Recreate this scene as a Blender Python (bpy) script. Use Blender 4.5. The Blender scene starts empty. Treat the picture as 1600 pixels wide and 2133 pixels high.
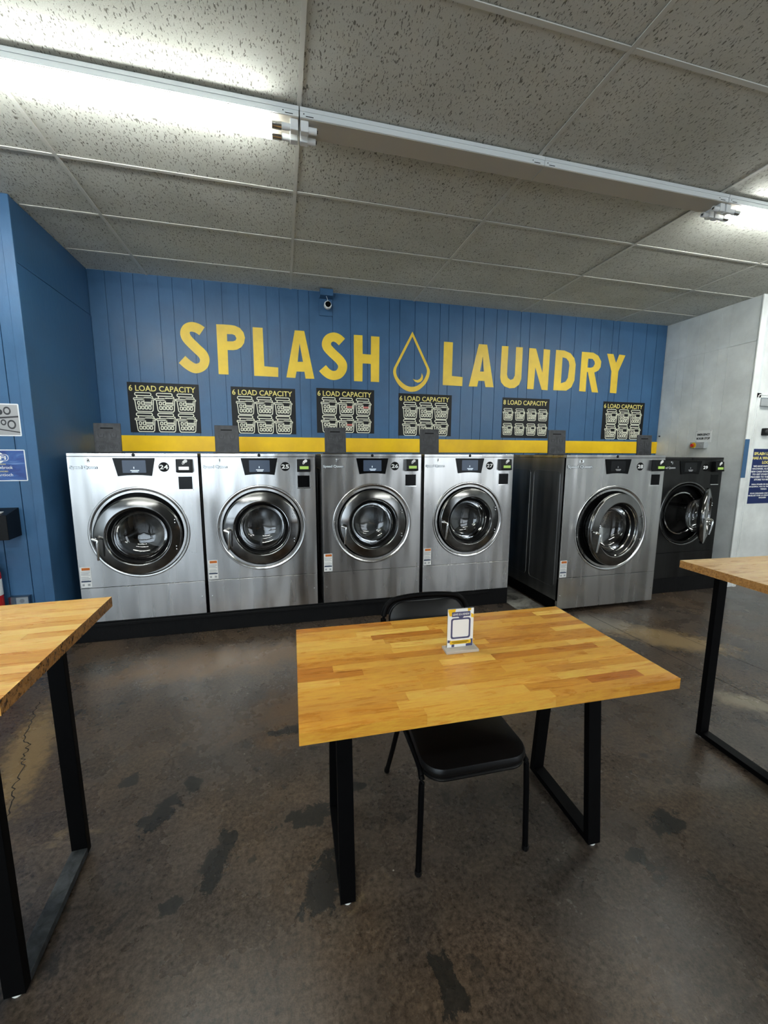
import bpy, bmesh, math, random
from mathutils import Matrix, Vector, noise
random.seed(7)
PI = math.pi
sc = bpy.context.scene
COL = sc.collection
# ------------------------------------------------------------------ camera
F_PX, PITCH, YAW, ROLL, CAM_H = 841.3, 0.142777, 0.244183, 0.003338, 1.62
cam_data = bpy.data.cameras.new('camera'); cam = bpy.data.objects.new('camera', cam_data); COL.objects.link(cam)
cam_data.sensor_fit = 'HORIZONTAL'; cam_data.sensor_width = 36.0; cam_data.lens = F_PX / 1600 * 36
cam_data.clip_start = 0.02
_cy, _sy = math.cos(YAW), math.sin(YAW); _cp, _sp = math.cos(PITCH), math.sin(PITCH); _cr, _sr = math.cos(ROLL), math.sin(ROLL)
_fw = Vector((_sy, _cy, 0)); _rt = Vector((_cy, -_sy, 0)); _up = Vector((0, 0, 1))
_f = _cp * _fw - _sp * _up; _u = _cp * _up + _sp * _fw
_r3 = _cr * _rt + _sr * _u; _u3 = -_sr * _rt + _cr * _u
cam.matrix_world = Matrix(((_r3.x, _u3.x, -_f.x, 0), (_r3.y, _u3.y, -_f.y, 0), (_r3.z, _u3.z, -_f.z, CAM_H), (0, 0, 0, 1)))
sc.camera = cam
# ------------------------------------------------------------------ world, daylight, exposure
w = bpy.data.worlds.new('world'); sc.world = w; w.use_nodes = True
w.node_tree.nodes['Background'].inputs[0].default_value = (0.72, 0.86, 1.0, 1)
w.node_tree.nodes['Background'].inputs[1].default_value = 1.0
def area(name, loc, rot, sx, sy, power, color):
    l = bpy.data.lights.new(name, 'AREA'); l.shape = 'RECTANGLE'; l.size = sx; l.size_y = sy; l.energy = power; l.color = color
    o = bpy.data.objects.new(name, l); COL.objects.link(o); o.location = loc; o.rotation_euler = rot; return o
# daylight entering by the shop windows of the street side, behind the camera (facing +y)
area('window_daylight', (-3.1, -4.9, 1.65), (PI/2, 0, 0), 5.0, 2.7, 84, (0.76, 0.89, 1.0))
area('window_daylight', (5.7, -4.9, 1.65), (PI/2, 0, 0), 3.2, 2.7, 34, (0.90, 0.96, 1.0))
TUBE_STRENGTH = 30.0
sc.view_settings.view_transform = 'Standard'; sc.view_settings.look = 'None'
sc.view_settings.exposure = 0.55; sc.view_settings.gamma = 1.0; sc.view_settings.use_curve_mapping = False

# ------------------------------------------------------------------ helpers
def s2l(c):
    return tuple(((x/255)/12.92 if x/255 <= 0.04045 else ((x/255+0.055)/1.055)**2.4) for x in c)
MATS = {}
def mat(name, rgb=(128,128,128), rough=0.5, metal=0.0, spec=0.5, emis=None, estr=0, lin=None, coat=0, alpha=None):
    m = bpy.data.materials.new(name); m.use_nodes = True
    b = m.node_tree.nodes['Principled BSDF']
    c = lin if lin else s2l(rgb)
    b.inputs['Base Color'].default_value = (*c, 1); b.inputs['Roughness'].default_value = rough
    b.inputs['Metallic'].default_value = metal; b.inputs['Specular IOR Level'].default_value = spec
    b.inputs['Coat Weight'].default_value = coat
    if emis: b.inputs['Emission Color'].default_value = (*s2l(emis), 1); b.inputs['Emission Strength'].default_value = estr
    MATS[name] = m; return m
class NT:
    def __init__(s, m): s.t = m.node_tree; s.n = s.t.nodes; s.l = s.t.links; s.b = s.n['Principled BSDF']
    def add(s, typ, **kw):
        n = s.n.new(typ)
        for k, v in kw.items(): setattr(n, k, v)
        return n
    def link(s, a, b): s.l.new(a, b)
    def coord(s, kind='Object', scale=(1,1,1), rot=(0,0,0), off=None):
        tc = s.add('ShaderNodeTexCoord'); mp = s.add('ShaderNodeMapping')
        mp.inputs['Scale'].default_value = scale; mp.inputs['Rotation'].default_value = rot
        s.link(tc.outputs[kind], mp.inputs['Vector'])
        if off: s.link(off, mp.inputs['Location'])
        return mp.outputs[0]
    def world(s, scale=(1,1,1), rot=(0,0,0)):
        g = s.add('ShaderNodeNewGeometry'); mp = s.add('ShaderNodeMapping')
        mp.inputs['Scale'].default_value = scale; mp.inputs['Rotation'].default_value = rot
        s.link(g.outputs['Position'], mp.inputs['Vector']); return mp.outputs[0]
    def noise(s, vec, scale, detail=4, rough=0.5, dist=0.0):
        n = s.add('ShaderNodeTexNoise'); n.inputs['Scale'].default_value = scale; n.inputs['Detail'].default_value = detail
        n.inputs['Roughness'].default_value = rough; n.inputs['Distortion'].default_value = dist
        s.link(vec, n.inputs['Vector']); return n.outputs[0]
    def ramp(s, fac, stops):
        r = s.add('ShaderNodeValToRGB'); e = r.color_ramp.elements
        while len(e) < len(stops): e.new(0.5)
        for i, (p, c) in enumerate(stops):
            e[i].position = p; e[i].color = (*c, 1) if len(c) == 3 else c
        s.link(fac, r.inputs[0]); return r.outputs[0]
    def mix(s, fac, a, b, mode='MIX'):
        m = s.add('ShaderNodeMix', data_type='RGBA', blend_type=mode)
        for sock, v in ((0, fac), (6, a), (7, b)):
            if hasattr(v, 'node'): s.link(v, m.inputs[sock])
            elif sock == 0: m.inputs[0].default_value = v
            else: m.inputs[sock].default_value = (*v, 1)
        return m.outputs[2]
    def bump(s, h, strength=0.3, dist=0.01, prev=None):
        b = s.add('ShaderNodeBump'); b.inputs['Strength'].default_value = strength; b.inputs['Distance'].default_value = dist
        s.link(h, b.inputs['Height'])
        if prev: s.link(prev, b.inputs['Normal'])
        return b.outputs[0]
    def remap(s, v, lo, hi, a=0.3, c=0.7):
        m = s.add('ShaderNodeMapRange'); m.inputs[1].default_value = a; m.inputs[2].default_value = c
        m.inputs[3].default_value = lo; m.inputs[4].default_value = hi; s.link(v, m.inputs[0]); return m.outputs[0]

# --- materials
def painted(name, rgb, rough=0.45, bumpy=0.12):
    m = mat(name, rgb, rough); t = NT(m); v = t.world()
    n = t.noise(v, 3.0, 5, 0.6); c = s2l(rgb)
    t.link(t.ramp(n, [(0.3, tuple(x*0.86 for x in c)), (0.7, tuple(min(1, x*1.14) for x in c))]), t.b.inputs['Base Color'])
    n2 = t.noise(t.world((1,1,0.35)), 26, 4, 0.6)
    t.link(t.bump(n2, bumpy, 0.01), t.b.inputs['Normal'])
    t.link(t.remap(n, rough-0.08, rough+0.1), t.b.inputs['Roughness'])
    return m
M_BLUE = painted('blue_paint', (54, 95, 134), 0.42)
M_YELLOW = painted('yellow_paint', (250, 198, 0), 0.5, 0.06)
M_LETTER = painted('yellow_letter_paint', (244, 204, 58), 0.42, 0.08)
M_WHITEWALL = painted('pale_grey_wall_paint', (224, 229, 229), 0.45)
M_WHITETRIM = painted('white_trim_paint', (232, 235, 233), 0.4, 0.05)
M_BLACKPAINT = painted('black_plinth_paint', (12, 12, 13), 0.5, 0.3)
M_BLACKPAINT.node_tree.nodes['Principled BSDF'].inputs['Specular IOR Level'].default_value = 0.2
M_SIDEBLUE = MATS['blue_paint']

def steel(name, base, r0, r1, wav=0.25, ws=2.2):
    m = mat(name, lin=(base, base*0.99, base*0.965), rough=(r0+r1)/2, metal=1.0); t = NT(m)
    oi = t.add('ShaderNodeObjectInfo'); v = t.world()
    big = t.noise(t.world((2.4, 2.4, 0.5)), ws, 1, 0.4, 0.0)
    fine = t.noise(t.world((60, 60, 2.0)), 6, 3, 0.6)
    smear = t.noise(t.world((2.6, 2.6, 0.22)), 3.2, 2, 0.5, 0.0)
    nb = t.bump(big, wav, 0.028)
    t.link(t.bump(fine, 0.04, 0.002, nb), t.b.inputs['Normal'])
    t.link(t.remap(smear, r0, r1), t.b.inputs['Roughness'])
    t.link(t.ramp(smear, [(0.3, (base*0.70,base*0.69,base*0.675)), (0.62, (base, base*0.99, base*0.97))]), t.b.inputs['Base Color'])
    return m
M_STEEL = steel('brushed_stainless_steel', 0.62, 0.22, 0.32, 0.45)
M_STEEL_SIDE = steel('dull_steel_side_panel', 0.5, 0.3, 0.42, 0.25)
M_DARKSTEEL = steel('dark_charcoal_steel', 0.055, 0.3, 0.42, 0.25)
M_CHROME = mat('polished_chrome', lin=(0.8, 0.8, 0.79), rough=0.1, metal=1)
M_RING = steel('polished_bezel_steel', 0.66, 0.14, 0.2, 0.08, 5)
M_DOOR = steel('smoky_polished_door_steel', 0.24, 0.10, 0.15, 0.05, 4)
M_DRUM = steel('drum_steel', 0.40, 0.25, 0.36, 0.1)
M_BLACKPLASTIC = mat('black_plastic', (12, 12, 13), 0.35, spec=0.25)
M_GREYPLASTIC = mat('dark_grey_plastic', (62, 63, 66), 0.5)
t = NT(M_GREYPLASTIC); t.link(t.bump(t.noise(t.coord('Object'), 160, 3), 0.15, 0.003), t.b.inputs['Normal'])
t.link(t.ramp(t.noise(t.coord('Object'), 18, 4), [(0.35, s2l((42,43,46))), (0.7, s2l((64,65,68)))]), t.b.inputs['Base Color'])
M_ICONPLASTIC = mat('darker_embossed_plastic', (36, 37, 39), 0.45)
M_RUBBER = mat('black_rubber', (5, 5, 6), 0.5, spec=0.2)
M_GLOSSBLACK = mat('gloss_black_panel', (5, 5, 6), 0.22, spec=0.15)
M_SCREEN = mat('blue_grey_display_glass', (50, 58, 70), 0.2, spec=0.25, emis=(70, 84, 104), estr=0.35)
M_SCREEN_DARK = mat('dim_display_glass', (24, 25, 27), 0.2, spec=0.2)
M_SCREENTEXT = mat('screen_text_white', (220, 230, 240), 0.4, emis=(200, 220, 240), estr=0.5)
M_LCD = mat('green_lcd', (140, 170, 80), 0.3, emis=(150, 186, 84), estr=0.38)
M_PAPERGLOW = mat('glowing_white_paper', (235, 238, 235), 0.3, emis=(235, 240, 235), estr=0.5)  # white paper on a card reader, its brightness painted in as glow
M_WHITE = mat('white_print', (240, 240, 238), 0.5)
M_BLACKPRINT = mat('black_print', (10, 10, 10), 0.5, spec=0.15)
M_BRAND = mat('silver_badge_letters', (225, 230, 234), 0.3, 0.3)
M_BADGEBACK = mat('badge_outline_grey', (40, 48, 60), 0.5, spec=0.2)
M_ORANGE = mat('orange_print', (205, 110, 36), 0.5)
M_NAVYP = mat('navy_print', (44, 62, 88), 0.5)
M_GREYP = mat('grey_print', (165, 166, 168), 0.5)
M_POSTER = mat('black_poster_vinyl', (17, 17, 19), 0.5, spec=0.3)
M_CREAM = mat('pale_yellow_print', (240, 224, 128), 0.5)
M_IVORY = mat('ivory_line_print', (238, 236, 214), 0.5)
M_NAVY = mat('navy_poster', (24, 42, 96), 0.45, spec=0.3)
M_WIFI = mat('blue_wifi_poster', (44, 80, 150), 0.3)
t = NT(M_WIFI); t.link(t.ramp(t.noise(t.world((1,1,3)), 6, 3, 0.5, 1.2), [(0.4, s2l((32, 62, 130))), (0.6, s2l((52, 92, 160))), (0.74, s2l((120, 150, 200)))]), t.b.inputs['Base Color'])
M_PINK = mat('pink_line_print', (214, 120, 110), 0.5)
M_RED = mat('red_enamel', (190, 22, 28), 0.25)
M_REDBUTTON = mat('red_button', (196, 40, 24), 0.4)
M_YELLOWPL = mat('yellow_plastic', (236, 190, 40), 0.4)
M_LIGHTGREY = mat('light_grey_plastic', (168, 172, 174), 0.5)
M_WHITEPL = mat('white_plastic', (232, 236, 238), 0.4)
M_WHITEMETAL = mat('white_enamel_channel', (222, 228, 230), 0.35)
M_UNDERSHADE = mat('taupe_underside_shade', (188, 182, 170), 0.7)  # shade under the light channel, put into the colour
M_TBAR = mat('white_grid_bar', (205, 205, 198), 0.6)
M_BLACKMETAL = mat('black_powder_coated_steel', (3, 3, 4), 0.5, spec=0.1)
M_TOPDUST = mat('dusty_black_steel', (40, 42, 44), 0.55)
t = NT(M_TOPDUST); t.link(t.ramp(t.noise(t.world((1,1,1)), 22, 5, 0.6, 1), [(0.35, s2l((34,37,39))), (0.7, s2l((74,78,80)))]), t.b.inputs['Base Color'])
M_TUBE = mat('lit_fluorescent_tube', (255, 255, 255), 0.4, emis=(250, 255, 252), estr=TUBE_STRENGTH)
M_LEATHER = mat('black_vinyl_upholstery', (8, 8, 9), 0.36, spec=0.35)
t = NT(M_LEATHER); t.link(t.bump(t.noise(t.coord('Object'), 220, 3), 0.12, 0.002), t.b.inputs['Normal'])
M_GLIDE = mat('white_nylon_glide', (225, 225, 220), 0.4)

def glassy(name, tint, gloss_rough=0.02, ior=1.45, face=0.12):
    m = bpy.data.materials.new(name); m.use_nodes = True; nt = m.node_tree; nt.nodes.clear()
    o = nt.nodes.new('ShaderNodeOutputMaterial'); mx = nt.nodes.new('ShaderNodeMixShader')
    tr = nt.nodes.new('ShaderNodeBsdfTransparent'); tr.inputs[0].default_value = (*tint, 1)
    gl = nt.nodes.new('ShaderNodeBsdfGlossy'); gl.inputs['Roughness'].default_value = gloss_rough
    fr = nt.nodes.new('ShaderNodeLayerWeight'); fr.inputs[0].default_value = 0.25
    mr = nt.nodes.new('ShaderNodeMapRange'); mr.inputs[3].default_value = face; mr.inputs[4].default_value = 0.9
    nt.links.new(fr.outputs['Fresnel'], mr.inputs[0]); nt.links.new(mr.outputs[0], mx.inputs[0])
    nt.links.new(tr.outputs[0], mx.inputs[1]); nt.links.new(gl.outputs[0], mx.inputs[2]); nt.links.new(mx.outputs[0], o.inputs[0])
    MATS[name] = m; return m
M_GLASS = glassy('door_glass', (0.66, 0.68, 0.70), face=0.09)
M_ACRYLIC = glassy('clear_acrylic', (0.9, 0.92, 0.94), 0.05, face=0.18)

M_FROST = mat('frosted_clear_acrylic', (236, 226, 212), 0.2); M_FROST.node_tree.nodes['Principled BSDF'].inputs['Transmission Weight'].default_value = 0.35
# ceiling tile
M_TILE = mat('fissured_ceiling_tile', (176, 176, 168), 0.9, spec=0.1); t = NT(M_TILE)
v1 = t.world((1.0, 0.34, 1), (0, 0, 0.45)); v2 = t.world((1.0, 0.34, 1), (0, 0, -0.25))
a = t.noise(v1, 120, 1, 0.5, 0.5); b_ = t.noise(v2, 140, 1, 0.5, 0.5)
fis = t.ramp(a, [(0.648, (0,0,0)), (0.70, (1,1,1))]); fis2 = t.ramp(b_, [(0.648, (0,0,0)), (0.70, (1,1,1))])
f = t.mix(1.0, fis, fis2, 'LIGHTEN')
blotch = t.noise(t.world(), 1.3, 4, 0.6); gr = t.noise(t.world(), 240, 2, 0.7)
basec = t.ramp(blotch, [(0.3, s2l((192,193,184))), (0.7, s2l((212,213,206)))])
basec = t.mix(0.22, basec, gr, 'OVERLAY')
t.link(t.mix(f, basec, s2l((122, 120, 112))), t.b.inputs['Base Color'])
inv = t.add('ShaderNodeInvert'); t.link(f, inv.inputs[1])
t.link(t.bump(gr, 0.25, 0.004, t.bump(inv.outputs[0], 0.5, 0.006)), t.b.inputs['Normal'])

# floor
M_FLOOR = mat('stained_sealed_concrete', (70, 60, 54), 0.35); t = NT(M_FLOOR)
n1 = t.noise(t.world(), 1.1, 5, 0.55, 0.15); n2 = t.noise(t.world((1,1,1), (0,0,1)), 3.2, 6, 0.6, 0.1); n3 = t.noise(t.world(), 38, 6, 0.75)
base = t.ramp(n1, [(0.30, s2l((56, 52, 49))), (0.46, s2l((76, 67, 60))), (0.58, s2l((84, 71, 59))), (0.72, s2l((68, 64, 59)))])
var = t.ramp(n2, [(0.3, (0.32, 0.32, 0.33)), (0.7, (0.66, 0.64, 0.61))])
base = t.mix(0.75, base, var, 'OVERLAY')
n4 = t.noise(t.world(), 55, 7, 0.8)
base = t.mix(0.85, base, t.ramp(n4, [(0.36, (0.12,0.12,0.12)), (0.64, (0.84,0.83,0.80))]), 'OVERLAY')
base = t.mix(0.32, base, t.ramp(n3, [(0.25, (0.2,0.2,0.2)), (0.75, (0.8,0.79,0.77))]), 'OVERLAY')
# darker damp-looking spots
sp = t.noise(t.world((1,1,1), (0,0,2)), 5.5, 5, 0.62, 0.25); spg = t.noise(t.world(), 0.8, 2, 0.5)
spm = t.mix(1.0, t.ramp(sp, [(0.635, (0,0,0)), (0.655, (1,1,1))]), t.ramp(spg, [(0.42, (0.15,0.15,0.15)), (0.55, (1,1,1))]), 'MULTIPLY')
base = t.mix(t.ramp(spm, [(0.0, (0,0,0)), (1.0, (0.62,0.62,0.62))]), base, s2l((38, 37, 35)))
vo = t.add('ShaderNodeTexVoronoi'); vo.inputs['Scale'].default_value = 7.5; t.link(t.world(), vo.inputs['Vector'])
va = t.add('ShaderNodeMath', operation='MULTIPLY_ADD'); t.link(t.noise(t.world(), 30, 4, 0.6), va.inputs[0]); va.inputs[1].default_value = 0.5; t.link(vo.outputs['Distance'], va.inputs[2])
vc = t.add('ShaderNodeSeparateColor'); t.link(vo.outputs['Color'], vc.inputs[0])
vm = t.mix(1.0, t.ramp(va.outputs[0], [(0.37, (1,1,1)), (0.41, (0,0,0))]), t.ramp(vc.outputs[0], [(0.60, (0,0,0)), (0.64, (0.7,0.7,0.7))]), 'MULTIPLY')
base = t.mix(vm, base, s2l((40, 39, 37)))
vo2 = t.add('ShaderNodeTexVoronoi'); vo2.inputs['Scale'].default_value = 6.0; t.link(t.world((1,1,1), (0,0,0.7)), vo2.inputs['Vector'])
vc2 = t.add('ShaderNodeSeparateColor'); t.link(vo2.outputs['Color'], vc2.inputs[0])
vm2 = t.mix(1.0, t.ramp(vo2.outputs['Distance'], [(0.016, (1,1,1)), (0.026, (0,0,0))]), t.ramp(vc2.outputs[1], [(0.45, (0,0,0)), (0.5, (0.8,0.8,0.8))]), 'MULTIPLY')
base = t.mix(vm2, base, s2l((178, 172, 160)))
# worn tan patches, strongest at the joint on the right
tan = t.noise(t.world((1,1.4,1), (0,0,0.6)), 2.1, 7, 0.72, 0.5)
tanm = t.ramp(tan, [(0.63, (0,0,0)), (0.74, (0.55,0.55,0.55))])
base = t.mix(tanm, base, s2l((142, 122, 92)))
# placed worn areas
def patch(cx, cy, rx, ry, ang, col, amount, ns=9, e0=0.45, e1=0.95, na=1.5):
    global base
    g = t.add('ShaderNodeNewGeometry'); mp = t.add('ShaderNodeMapping', vector_type='TEXTURE')
    mp.inputs['Location'].default_value = (cx, cy, 0); mp.inputs['Rotation'].default_value = (0, 0, ang); mp.inputs['Scale'].default_value = (rx, ry, 1)
    t.link(g.outputs['Position'], mp.inputs['Vector'])
    ln = t.add('ShaderNodeVectorMath', operation='LENGTH'); t.link(mp.outputs[0], ln.inputs[0])
    nn = t.noise(t.world(), ns, 6, 0.72, 0.4)
    ad = t.add('ShaderNodeMath', operation='MULTIPLY_ADD'); t.link(nn, ad.inputs[0]); ad.inputs[1].default_value = na; ad.inputs[2].default_value = -na/2
    sm = t.add('ShaderNodeMath', operation='ADD'); t.link(ln.outputs['Value'], sm.inputs[0]); t.link(ad.outputs[0], sm.inputs[1])
    mk = t.ramp(sm.outputs[0], [(e0, (amount,)*3), (e1, (0,0,0))])
    base = t.mix(mk, base, s2l(col))
patch(3.25, 2.72, 0.62, 0.26, -0.75, (150, 126, 88), 0.75)
patch(2.95, 3.1, 0.35, 0.22, -0.6, (128, 122, 110), 0.6)
patch(3.0, 1.75, 0.40, 0.13, -0.75, (150, 140, 118), 0.7)
patch(-1.40, 2.40, 0.14, 0.62, 0.28, (150, 124, 84), 0.75, 26)
patch(-0.45, 3.2, 1.1, 0.3, 0.05, (120, 90, 54), 0.6, 4)
patch(0.4, 2.5, 0.9, 0.4, 0.2, (112, 82, 50), 0.45, 4)
for (cx, cy, rx, ry, a_) in ((-0.594,1.804,.06,.11,-.6),(-0.30,1.53,.06,.13,-.3),(0.06,1.645,.14,.06,.1),(0.10,1.34,.07,.14,-.4),(-0.794,2.06,.05,.05,0),(-0.485,1.956,.04,.06,0),(1.62,1.24,.10,.07,.3),(-0.005,2.25,.12,.05,.2),(-0.45,1.39,.04,.03,0),(0.3,1.75,.05,.035,0),(1.35,1.14,.05,.03,0),(0.45,0.95,.05,.09,0)):
    patch(cx, cy, rx*1.25, ry*1.25, a_, (34, 34, 32), 0.85, 13, 0.68, 0.73, 2.6)
t.link(base, t.b.inputs['Base Color'])
t.link(t.remap(n2, 0.20, 0.36), t.b.inputs['Roughness'])
t.link(t.bump(n4, 0.16, 0.003, t.bump(n3, 0.16, 0.004)), t.b.inputs['Normal'])
M_SLAB = mat('bare_grey_concrete', (120, 118, 110), 0.7); t = NT(M_SLAB)
t.link(t.ramp(t.noise(t.world(), 6, 7, 0.7, 0.5), [(0.35, s2l((62,60,55))), (0.6, s2l((170,168,160)))]), t.b.inputs['Base Color'])

# wood staves: colour changes from stave to stave
def wood(name, cols, end):
    m = mat(name, (200, 150, 80), 0.3, spec=0.45); t = NT(m)
    oi = t.add('ShaderNodeObjectInfo'); cmb = t.add('ShaderNodeCombineXYZ')
    mu = t.add('ShaderNodeMath', operation='MULTIPLY'); t.link(oi.outputs['Random'], mu.inputs[0]); mu.inputs[1].default_value = 37.0
    t.link(mu.outputs[0], cmb.inputs[0]); t.link(mu.outputs[0], cmb.inputs[1])
    v = t.coord('Object', (1.6, 15, 15), off=cmb.outputs[0]); v2 = t.coord('Object', (9, 90, 60), off=cmb.outputs[0])
    g1 = t.noise(v, 2.2, 5, 0.6, 1.4); g2 = t.noise(v2, 2.5, 3, 0.7)
    c = t.ramp(oi.outputs['Random'], [(i/(len(cols)-1), s2l(x)) for i, x in enumerate(cols)])
    c = t.mix(0.55, c, t.ramp(g1, [(0.28, (0.24, 0.20, 0.17)), (0.5, (0.5, 0.5, 0.5)), (0.75, (0.66, 0.66, 0.64))]), 'OVERLAY')
    c = t.mix(0.45, c, t.ramp(g2, [(0.3, (0.25, 0.22, 0.2)), (0.6, (0.6, 0.6, 0.6))]), 'OVERLAY')
    # end grain on the short ends
    g = t.add('ShaderNodeTexCoord'); sx = t.add('ShaderNodeSeparateXYZ'); t.link(g.outputs['Normal'], sx.inputs[0])
    ab = t.add('ShaderNodeMath', operation='ABSOLUTE'); t.link(sx.outputs[0], ab.inputs[0])
    e = t.ramp(t.noise(t.coord('Generated', (1, 1.2, .8), (0.6, 0, 0), off=cmb.outputs[0]), 3.2, 4, 0.6, 1.2), end)
    c = t.mix(t.ramp(ab.outputs[0], [(0.6, (0,0,0)), (0.8, (1,1,1))]), c, e)
    t.link(c, t.b.inputs['Base Color']); t.link(t.bump(g2, 0.05, 0.001), t.b.inputs['Normal'])
    t.link(t.remap(g1, 0.24, 0.36), t.b.inputs['Roughness'])
    return m
WCOL = [(206,144,50), (226,172,70), (192,122,38), (234,188,86), (216,156,56), (182,108,34), (222,164,62), (238,196,96), (208,146,50), (230,178,76)]
M_WOOD = wood('oiled_butcher_block', WCOL, [(0.3, s2l((190,130,60))), (0.7, s2l((206,148,76)))])
M_WOOD_BURNT = wood('butcher_block_with_scorched_ends', [(224,170,84), (234,188,104), (214,156,70), (240,200,118), (228,178,92)], [(0.38, s2l((40,22,12))), (0.46, s2l((150,104,56))), (0.7, s2l((182,134,76)))])
M_WOOD_PALE = wood('paler_butcher_block', [(214,174,112), (224,188,130), (204,160,98), (230,198,142), (218,180,120)], [(0.36, s2l((150,100,52))), (0.6, s2l((196,146,84)))])

# --- mesh builder
class MB:
    def __init__(s): s.v = []; s.f = []; s.sm = []
    def add(s, vs, fs, smooth=False):
        o = len(s.v); s.v += [tuple(p) for p in vs]; s.f += [tuple(i+o for i in q) for q in fs]; s.sm += [smooth]*len(fs); return s
    def box(s, x0, x1, y0, y1, z0, z1):
        return s.add([(x0,y0,z0),(x1,y0,z0),(x1,y1,z0),(x0,y1,z0),(x0,y0,z1),(x1,y0,z1),(x1,y1,z1),(x0,y1,z1)],
              [(0,3,2,1),(4,5,6,7),(0,1,5,4),(1,2,6,5),(2,3,7,6),(3,0,4,7)])
    def hexa(s, b, t):   # bottom 4 pts ccw, top 4 pts ccw
        return s.add(list(b)+list(t), [(0,3,2,1),(4,5,6,7),(0,1,5,4),(1,2,6,5),(2,3,7,6),(3,0,4,7)])
    def prism(s, poly, y0, y1):   # polygon in xz, extruded in y
        n = len(poly)
        a = sum(poly[i][0]*poly[(i+1)%n][1]-poly[(i+1)%n][0]*poly[i][1] for i in range(n))
        if a < 0: poly = poly[::-1]
        vs = [(x, y0, z) for x, z in poly] + [(x, y1, z) for x, z in poly]
        fs = [tuple(range(n)), tuple(range(2*n-1, n-1, -1))] + [(i, i+n, (i+1)%n+n, (i+1)%n) for i in range(n)]
        return s.add(vs, fs)
    def revolve(s, prof, cx=0, cy=0, cz=0, n=64, axis='y', closed=False):   # prof: (radius, offset along axis)
        o = len(prof); vs = []
        for k in range(n):
            a = 2*PI*k/n; c, q = math.cos(a), math.sin(a)
            for r, d in prof:
                if axis == 'y': vs.append((cx+r*c, cy+d, cz+r*q))
                elif axis == 'z': vs.append((cx+r*c, cy+r*q, cz+d))
                else: vs.append((cx+d, cy+r*c, cz+r*q))
        fs = []
        m = o if closed else o-1
        for k in range(n):
            for j in range(m):
                a0 = k*o+j; a1 = k*o+(j+1)%o; b0 = ((k+1)%n)*o+j; b1 = ((k+1)%n)*o+(j+1)%o
                q = (a0, a1, b1, b0)
                fs.append(q if axis != 'z' else q[::-1])
        return s.add(vs, fs, True)
    def tube(s, pts, r, n=12, cap=True):
        pts = [Vector(p) for p in pts]; rings = []; up = Vector((0.13, 0.27, 0.95)).normalized(); o = len(s.v)
        for i, p in enumerate(pts):
            d = ((pts[min(i+1, len(pts)-1)]-p).normalized() + (p-pts[max(i-1, 0)]).normalized())
            d = d.normalized()
            x = d.cross(up); x = x.normalized() if x.length > 0.05 else d.cross(Vector((1,0,0))).normalized()
            y = d.cross(x).normalized(); rr = r[i] if isinstance(r, (list, tuple)) else r
            rings.append([p + x*rr*math.cos(2*PI*k/n) + y*rr*math.sin(2*PI*k/n) for k in range(n)])
        vs = [q for ring in rings for q in ring]
        fs = [(i*n+k, i*n+(k+1)%n, (i+1)*n+(k+1)%n, (i+1)*n+k) for i in range(len(pts)-1) for k in range(n)]
        s.add(vs, fs, True)
        if cap: s.add(rings[0], [tuple(range(n-1, -1, -1))]); s.add(rings[-1], [tuple(range(n))])
        return s
    def build(s, name, m, parent=None, loc=None, bevel=0, seg=2, rot=None):
        me = bpy.data.meshes.new(name); me.from_pydata(s.v, [], s.f); me.validate(); me.update()
        bm = bmesh.new(); bm.from_mesh(me); bmesh.ops.recalc_face_normals(bm, faces=bm.faces); bm.to_mesh(me); bm.free()
        if any(s.sm):
            if len(me.polygons) == len(s.sm): me.polygons.foreach_set('use_smooth', s.sm)
            me.set_sharp_from_angle(angle=math.radians(38))
        me.materials.append(m)
        o = bpy.data.objects.new(name, me); COL.objects.link(o)
        if loc: o.location = loc
        if rot: o.rotation_euler = rot
        if parent: o.parent = parent
        if bevel:
            md = o.modifiers.new('bevel', 'BEVEL'); md.width = bevel; md.segments = seg; md.limit_method = 'ANGLE'; md.angle_limit = math.radians(40)
        return o
def rbox(x0, x1, z0, z1, r, n=5):   # rounded rectangle polygon in xz
    p = []
    for cx, cz, a0 in ((x1-r, z1-r, 0), (x0+r, z1-r, PI/2), (x0+r, z0+r, PI), (x1-r, z0+r, 1.5*PI)):
        for k in range(n+1):
            a = a0 + PI/2*k/n; p.append((cx+r*math.cos(a), cz+r*math.sin(a)))
    return p
def disc(cx, cz, r, n=32): return [(cx+r*math.cos(2*PI*k/n), cz+r*math.sin(2*PI*k/n)) for k in range(n)]
def arc_pts(pts, n=6):   # smooth open polyline (Catmull-Rom)
    out = []
    for i in range(len(pts)-1):
        p0 = pts[max(i-1,0)]; p1 = pts[i]; p2 = pts[i+1]; p3 = pts[min(i+2, len(pts)-1)]
        for k in range(n):
            u = k/n
            out.append(tuple(0.5*((2*b)+(-a+c)*u+(2*a-5*b+4*c-d)*u*u+(-a+3*b-3*c+d)*u**3) for a, b, c, d in zip(p0, p1, p2, p3)))
    out.append(tuple(pts[-1])); return out
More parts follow.
